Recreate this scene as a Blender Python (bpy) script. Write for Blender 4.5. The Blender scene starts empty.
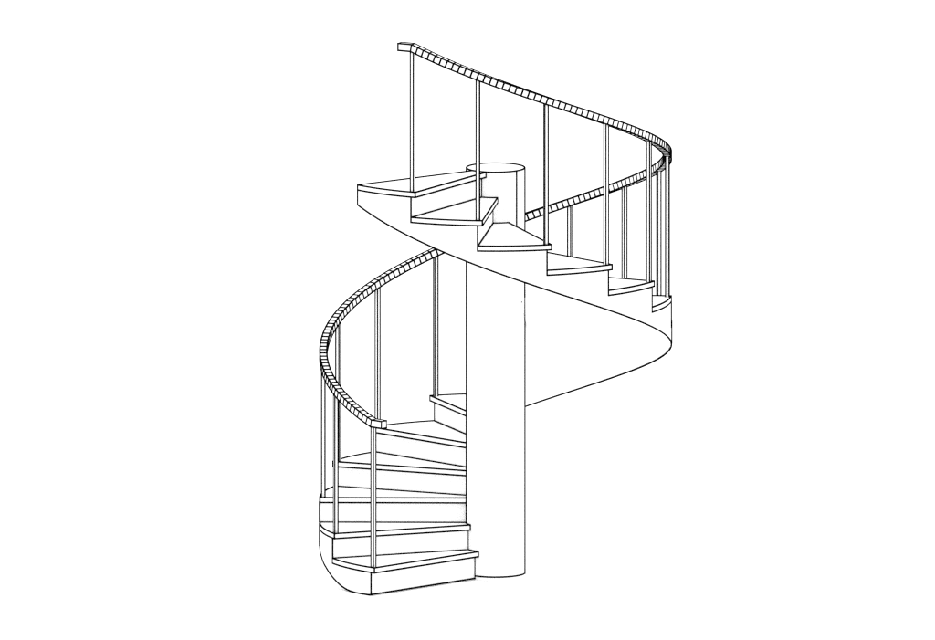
import bpy, math
from mathutils import Vector

sc = bpy.context.scene
col = sc.collection

# ---------------------------------------------------------------- dimensions (metres)
S = 146.5                      # photograph pixels per metre
ELEV = math.radians(9.03)      # downward tilt of the parallel view
R = 175.7 / S                  # outer radius of the stair
RC = 29.2 / S                  # radius of the central column
RP = 172.3 / S                 # radius the balusters stand on
STEP = 22.91                   # degrees per tread
TOP = -28.8                    # azimuth of the top riser (0 = towards the viewer)
N = 16
RISE = 25.34 / (S * math.cos(ELEV))
TT = 4.65 / (S * math.cos(ELEV))   # tread thickness
NOSE = 4.8 / S                 # tread overhang past its riser
RIS = 0.4                      # riser board thickness in degrees
INK = 0.88 / S                 # radius of the ruled black edging
RAILH = 144.4 / (S * math.cos(ELEV))
RW, RH = 7.0 / S, 7.0 / S      # handrail section
PW = 3.45 / S                  # baluster section

LIFT = INK * 0.45               # edging on upper edges sits a little proud
def az(k): return TOP + (N - 1 - k) * STEP      # riser k
def ztop(k): return (k + 1) * RISE              # tread k
def P(r, a, z=0.0):
    t = math.radians(a)
    return Vector((r * math.sin(t), -r * math.cos(t), z))
def radial(a): return P(1, a)
def tang(a):                                     # direction of growing azimuth (down the stair)
    t = math.radians(a)
    return Vector((math.cos(t), math.sin(t), 0))
Z15 = ztop(15)
ZF = -2.7 / (S * math.cos(ELEV))                 # floor level under the first riser
FOOT = [(273, 546.5), (281, 555.3), (288, 562.6), (294, 568.6), (299.4, 573.3), (303, 575.2),
        (306.4, 576.0), (311.6, 576.0), (316, 575.2), (320, 573.6)]    # where the soffit rounds off at the foot
def zbot(a):                                     # helical soffit, easing into the floor
    y = 187.3 + (a + 51.7) / STEP * 25.34
    if a > FOOT[1][0]:
        i = max(j for j in range(1, len(FOOT) - 1) if FOOT[j][0] <= a or j == 1)
        i = min(i, len(FOOT) - 3)
        p0, p1, p2, p3 = FOOT[i - 1:i + 3]
        u = min(1.0, (a - p1[0]) / (p2[0] - p1[0])); h = p2[0] - p1[0]
        m1 = (p2[1] - p0[1]) / (p2[0] - p0[0]) * h; m2 = (p3[1] - p1[1]) / (p3[0] - p1[0]) * h
        y = ((2*u**3 - 3*u**2 + 1) * p1[1] + (u**3 - 2*u**2 + u) * m1
             + (3*u**2 - 2*u**3) * p2[1] + (u**3 - u**2) * m2)
    return Z15 - (y - 168.3) / (S * math.cos(ELEV))

SLANT = 13.6 / (S * math.cos(ELEV))              # the soffit rises this much from outer edge to column
def zsoff(a, r):
    z = zbot(a)
    f = min(1.0, max(0.0, (z - ZF) / .25))
    return z + SLANT * f * (R - r) / (R - RC)

# ---------------------------------------------------------------- materials
def white_mat(name, c, rough, bump):
    m = bpy.data.materials.new(name); m.use_nodes = True
    nt = m.node_tree; b = nt.nodes['Principled BSDF']
    b.inputs['Roughness'].default_value = rough
    b.inputs['Specular IOR Level'].default_value = 0.0
    n = nt.nodes.new('ShaderNodeTexNoise'); n.inputs['Scale'].default_value = 9
    r = nt.nodes.new('ShaderNodeValToRGB')
    r.color_ramp.elements[0].color = (c, c, c, 1)
    r.color_ramp.elements[1].color = (c - .02, c - .02, c - .02, 1)
    tc = nt.nodes.new('ShaderNodeTexCoord')
    nt.links.new(tc.outputs['Object'], n.inputs['Vector'])
    nt.links.new(n.outputs['Fac'], r.inputs['Fac'])
    nt.links.new(r.outputs['Color'], b.inputs['Base Color'])
    return m
WHITE = white_mat('white_paint', 0.985, 0.9, 0)
FLOORM = white_mat('white_floor', 0.985, 0.95, 0)
BLACK = bpy.data.materials.new('black_ink'); BLACK.use_nodes = True
_b = BLACK.node_tree.nodes['Principled BSDF']
_b.inputs['Base Color'].default_value = (.002, .002, .002, 1)
_b.inputs['Roughness'].default_value = 1.0
_b.inputs['Specular IOR Level'].default_value = 0.0

# ---------------------------------------------------------------- mesh builder
class MB:
    """faces of one part: slot 0 white body, slot 1 black edging"""
    def __init__(s): s.v = []; s.f = []; s.m = []
    def add(s, vs, fs, m=0):
        o = len(s.v); s.v += [tuple(x) for x in vs]
        s.f += [tuple(i + o for i in f) for f in fs]; s.m += [m] * len(fs)
    def loft(s, rings, m=0, caps=True):
        n = len(rings[0]); vs = [p for r in rings for p in r]; fs = []
        for i in range(len(rings) - 1):
            for j in range(n):
                a, b = i * n + j, i * n + (j + 1) % n
                fs.append((a, b, b + n, a + n))
        if caps:
            fs.append(tuple(range(n))[::-1]); o = (len(rings) - 1) * n
            fs.append(tuple(o + j for j in range(n)))
        s.add(vs, fs, m)
    def line(s, pts, closed=False, r=None):
        r = r or INK; K = 6
        pts = [Vector(p) for p in pts]; n = len(pts); rings = []
        up = None
        for i, p in enumerate(pts):
            a = pts[(i - 1) % n] if (closed or i > 0) else p
            b = pts[(i + 1) % n] if (closed or i < n - 1) else p
            t = (b - a).normalized()
            if up is None:
                up = t.orthogonal().normalized()
            up = (up - t * up.dot(t)).normalized()
            sd = t.cross(up)
            ext = 0.0
            if not closed and i == 0: p = p - t * r * .6
            if not closed and i == n - 1: p = p + t * r * .6
            rings.append([p + (up * math.cos(2 * math.pi * j / K) + sd * math.sin(2 * math.pi * j / K)) * r for j in range(K)])
        if closed:
            rings.append(rings[0]); s.loft(rings, 1, caps=False)
        else:
            s.loft(rings, 1)
    def build(s, name, parent=None, loc=(0, 0, 0), mats=None):
        me = bpy.data.meshes.new(name)
        L = Vector(loc)
        me.from_pydata([tuple(Vector(v) - L) for v in s.v], [], s.f)
        for m in (mats or (WHITE, BLACK)): me.materials.append(m)
        me.polygons.foreach_set('material_index', s.m)
        import bmesh
        bm = bmesh.new(); bm.from_mesh(me)
        bmesh.ops.recalc_face_normals(bm, faces=bm.faces); bm.to_mesh(me); bm.free()
        me.update()
        o = bpy.data.objects.new(name, me); col.objects.link(o)
        o.parent = parent; o.location = loc
        return o

def arc(r, a0, a1, z, n=None):
    n = n or max(2, int(abs(a1 - a0) / 1.5) + 1)
    return [P(r, a0 + (a1 - a0) * i / n, z) for i in range(n + 1)]

# ---------------------------------------------------------------- floor
fb = MB(); fb.add([(-30, -30, 0), (30, -30, 0), (30, 30, 0), (-30, 30, 0)], [(0, 1, 2, 3)])
fl = fb.build('floor', mats=(FLOORM,)); fl['kind'] = 'structure'
fl.location.z = ZF - 0.0005

# ---------------------------------------------------------------- staircase
stair = bpy.data.objects.new('spiral_staircase', None); col.objects.link(stair)
stair['label'] = 'white spiral staircase with thin black edges winding round a plain round column'
stair['category'] = 'staircase'

# column
c = MB(); n = 96
zc = ztop(15) + 0.002
c.loft([[P(RC, 360 * j / n, z) for j in range(n)] for z in (ZF, zc)])
c.line([P(RC, 360 * j / n, zc + LIFT) for j in range(n)], closed=True)
c.line([P(RC, 360 * j / n, .0075) for j in range(n)], closed=True)
for a in (81, 279): c.line([P(RC + INK * .4, a, .0075), P(RC + INK * .4, a, zc)])
seam = math.degrees(math.asin(20.9 / 29.2))
c.line([P(RC, seam, ztop(11)), P(RC, seam, zc)])
c.build('column', stair)

# treads
def make_tread(k):
    m = MB(); a0, a1 = az(k), az(k) - STEP - (RIS if k < N - 1 else 0)
    ae = az(k) - STEP
    zt, zb = ztop(k), ztop(k) - TT
    off = tang(a0) * NOSE; ri = RC - .004
    na = 20
    out = []
    out += [P(ri, a1 + (a0 - a1) * i / na) for i in range(na + 1)]
    out += [P(ri, a0) + off, P(R, a0) + off]
    out += [P(R, a0 + (a1 - a0) * i / na) for i in range(na + 1)]
    m.loft([[Vector((p.x, p.y, z)) for p in out] for z in (zb, zt)])
    for z in (zt + LIFT, zb):
        o = Vector((off.x, off.y, 0))
        pi, po = P(RC, a0, z) + o, P(R, a0, z) + o
        m.line([pi, po]); m.line([P(RC + .001, a0, z), pi]); m.line([po] + arc(R, a0, ae, z))
        m.line(arc(RC + .001, a0, ae, z))
    if k == N - 1: m.line([P(RC, ae, zt + LIFT), P(R, ae, zt + LIFT)])
    for q in (P(RC, a0), P(R, a0)):
        q = q + off; m.line([(q.x, q.y, zb), (q.x, q.y, zt)])
    q = P(R, ae); m.line([(q.x, q.y, zb), (q.x, q.y, zt)])
    mid = P(.7, (a0 + ae) / 2, zb)
    return m.build('tread', stair, mid)

def make_riser(k):
    m = MB(); a0 = az(k); a1 = a0 - RIS
    z0 = ztop(k - 1) if k else ZF
    z1 = ztop(k) - TT - .0003
    ri = RC - .004
    m.loft([[P(ri, a0, z), P(R, a0, z), P(R, a1, z), P(ri, a1, z)] for z in (z0 + .0003, z1)])
    zl = z0 + (LIFT if k else (576.4 - 575.1) / (S * math.cos(ELEV)))
    o = tang(a0) * LIFT
    m.line([P(RC, a0, zl) + o, P(R, a0, zl) + o])
    ro = R + (INK * .45 if k in (2, 10) else 0)
    m.line([P(ro, a0, zl), P(ro, a0, z1)]); m.line([P(RC, a0, zl), P(RC, a0, z1)])
    return m.build('riser', stair, P(.7, a0, z0))

for k in range(N):
    make_tread(k); make_riser(k)

# curved stair body: stepped on top, helical below, from column to outer face
b = MB()
steps = []
for k in range(N):
    a0 = az(k) - RIS; a1 = az(k) - STEP - (RIS if k < N - 1 else 0)
    n = 12
    steps += [(a0 + (a1 - a0) * i / n, ztop(k) - TT - .0003, i == 0) for i in range(n + 1)]
ri = RC - .004
vs = []; fs = []
for a, zt, _ in steps:
    vs += [P(R, a, zbot(a)), P(R, a, zt), P(ri, a, zt), P(ri, a, zsoff(a, ri))]
for i in range(len(steps) - 1):
    for j in range(4):
        p, q = i * 4 + j, i * 4 + (j + 1) % 4
        if steps[i + 1][2] and j in (0, 2, 3):
            continue                          # same azimuth: only the vertical face under the next riser
        fs.append((p, q, q + 4, p + 4))
fs.append((0, 1, 2, 3)); o = (len(steps) - 1) * 4; fs.append((o + 3, o + 2, o + 1, o))
b.add(vs, fs)
aend = az(15) - STEP
M = 260
b.line([P(R + INK * .25, aend + (az(0) - aend) * i / M, zbot(aend + (az(0) - aend) * i / M) + (.001 if aend + (az(0) - aend) * i / M > 285 else -LIFT * .8)) for i in range(M + 1)])
b.line([P(R, aend, zbot(aend)), P(R, aend, ztop(15) - TT)])
for a, k in ((90, 9), (270, 1)):
    a += 1.5 if a > 180 else -1.5
    b.line([P(R + INK * .45, a, zbot(a)), P(R + INK * .45, a, ztop(k))])
b.line([P(R, a, zbot(a) - LIFT * 1.8) for a in range(95, 260, 3)], r=INK * 1.05)
# added line on the soffit, continuing the column's right-hand outline from this view
pts = []
for i in range(60):
    a = 9.8 + (84 - 9.8) * i / 59
    r = (RC + INK * .1) / math.sin(math.radians(a))
    pts.append(P(r, a, zsoff(a, r) - .001))
b.line(pts[:38])
b.line(pts[37:], r=INK * .65)
body = b.build('stair_body', stair)

# balusters
proto = None
for k in range(N):
    a = az(k); base = P(RP, a, ztop(k))
    slope = math.atan2(RISE, math.radians(STEP) * RP)
    hz = RAILH - RH / 2 / math.cos(slope) + (.01 if k not in (0, 15) else 0.002)
    if k in (0, 15): hz = RAILH - RH / 2 + .002
    m = MB(); h = PW / 2
    cs = [(-h, -h), (h, -h), (h, h), (-h, h)]
    m.loft([[(x, y, z) for x, y in cs] for z in (0, hz)])
    for x, y in cs: m.line([(x, y, .002), (x, y, hz)], r=INK * .82)
    o = m.build('baluster', stair)
    o.location = base; o.rotation_euler.z = math.radians(a)

# handrail
m = MB()
slope = math.atan2(RISE, math.radians(STEP) * RP)
def section(a, lean, along=0.0):
    z = Z15 + RAILH - (a - TOP) / STEP * RISE
    ctr = P(RP, a, z) + tang(a) * along
    rd = radial(a)
    nrm = (Vector((0, 0, 1)) * math.cos(lean) + tang(a) * math.sin(lean))
    hh = RH / 2 / math.cos(slope - lean) if lean not in (0, slope) else RH / 2
    return [ctr - rd * RW / 2 - nrm * hh, ctr + rd * RW / 2 - nrm * hh, ctr + rd * RW / 2 + nrm * hh, ctr - rd * RW / 2 + nrm * hh]
PER = 11; NS = PER * 15
rings = []
for i in range(NS + 1):
    a = TOP + STEP * i / PER
    rings.append(section(a, slope / 2 if i in (0, NS) else slope))
m.loft(rings)
for j in range(4): m.line([r[j] for r in rings])
for i, r in enumerate(rings):
    side = abs(math.sin(math.radians(TOP + STEP * i / PER)))
    m.line(r, closed=True, r=INK * (1 + .35 * max(0, side - .8) / .2))
rail = m.build('handrail', stair)
for a, d in ((TOP, -1), (az(0), 1)):
    e = MB(); L = 14.8 / S
    s0, s1 = section(a, slope / 2), section(a, 0, d * L)
    e.loft([s0, s1])
    for j in range(4): e.line([s0[j], s1[j]])
    e.line(s1, closed=True)
    e.build('end_piece', rail)

# ---------------------------------------------------------------- camera
cd = bpy.data.cameras.new('camera'); cam = bpy.data.objects.new('camera', cd); col.objects.link(cam)
cd.type = 'ORTHO'; cd.ortho_scale = 935 / S; cd.clip_end = 200
right = Vector((1, 0, 0)); fwd = Vector((0, math.cos(ELEV), -math.sin(ELEV))); up = right.cross(fwd)
cam.location = right * ((467.5 - 495.6) / S) + up * ((573.7 - 320) / S) - fwd * 14
cam.rotation_euler = (math.radians(90) - ELEV, 0, 0)
sc.camera = cam

# ---------------------------------------------------------------- light: even white surround
w = bpy.data.worlds.new('World'); sc.world = w; w.use_nodes = True
bg = w.node_tree.nodes['Background']
bg.inputs['Color'].default_value = (1, 1, 1, 1); bg.inputs['Strength'].default_value = 1.0
sc.view_settings.view_transform = 'Standard'; sc.view_settings.look = 'None'
sc.view_settings.exposure = 0.5; sc.view_settings.gamma = 1
sc.cycles.use_denoising = False
sc.cycles.use_adaptive_sampling = False
sc.cycles.max_bounces = 24; sc.cycles.diffuse_bounces = 24
sc.cycles.filter_width = 1.3
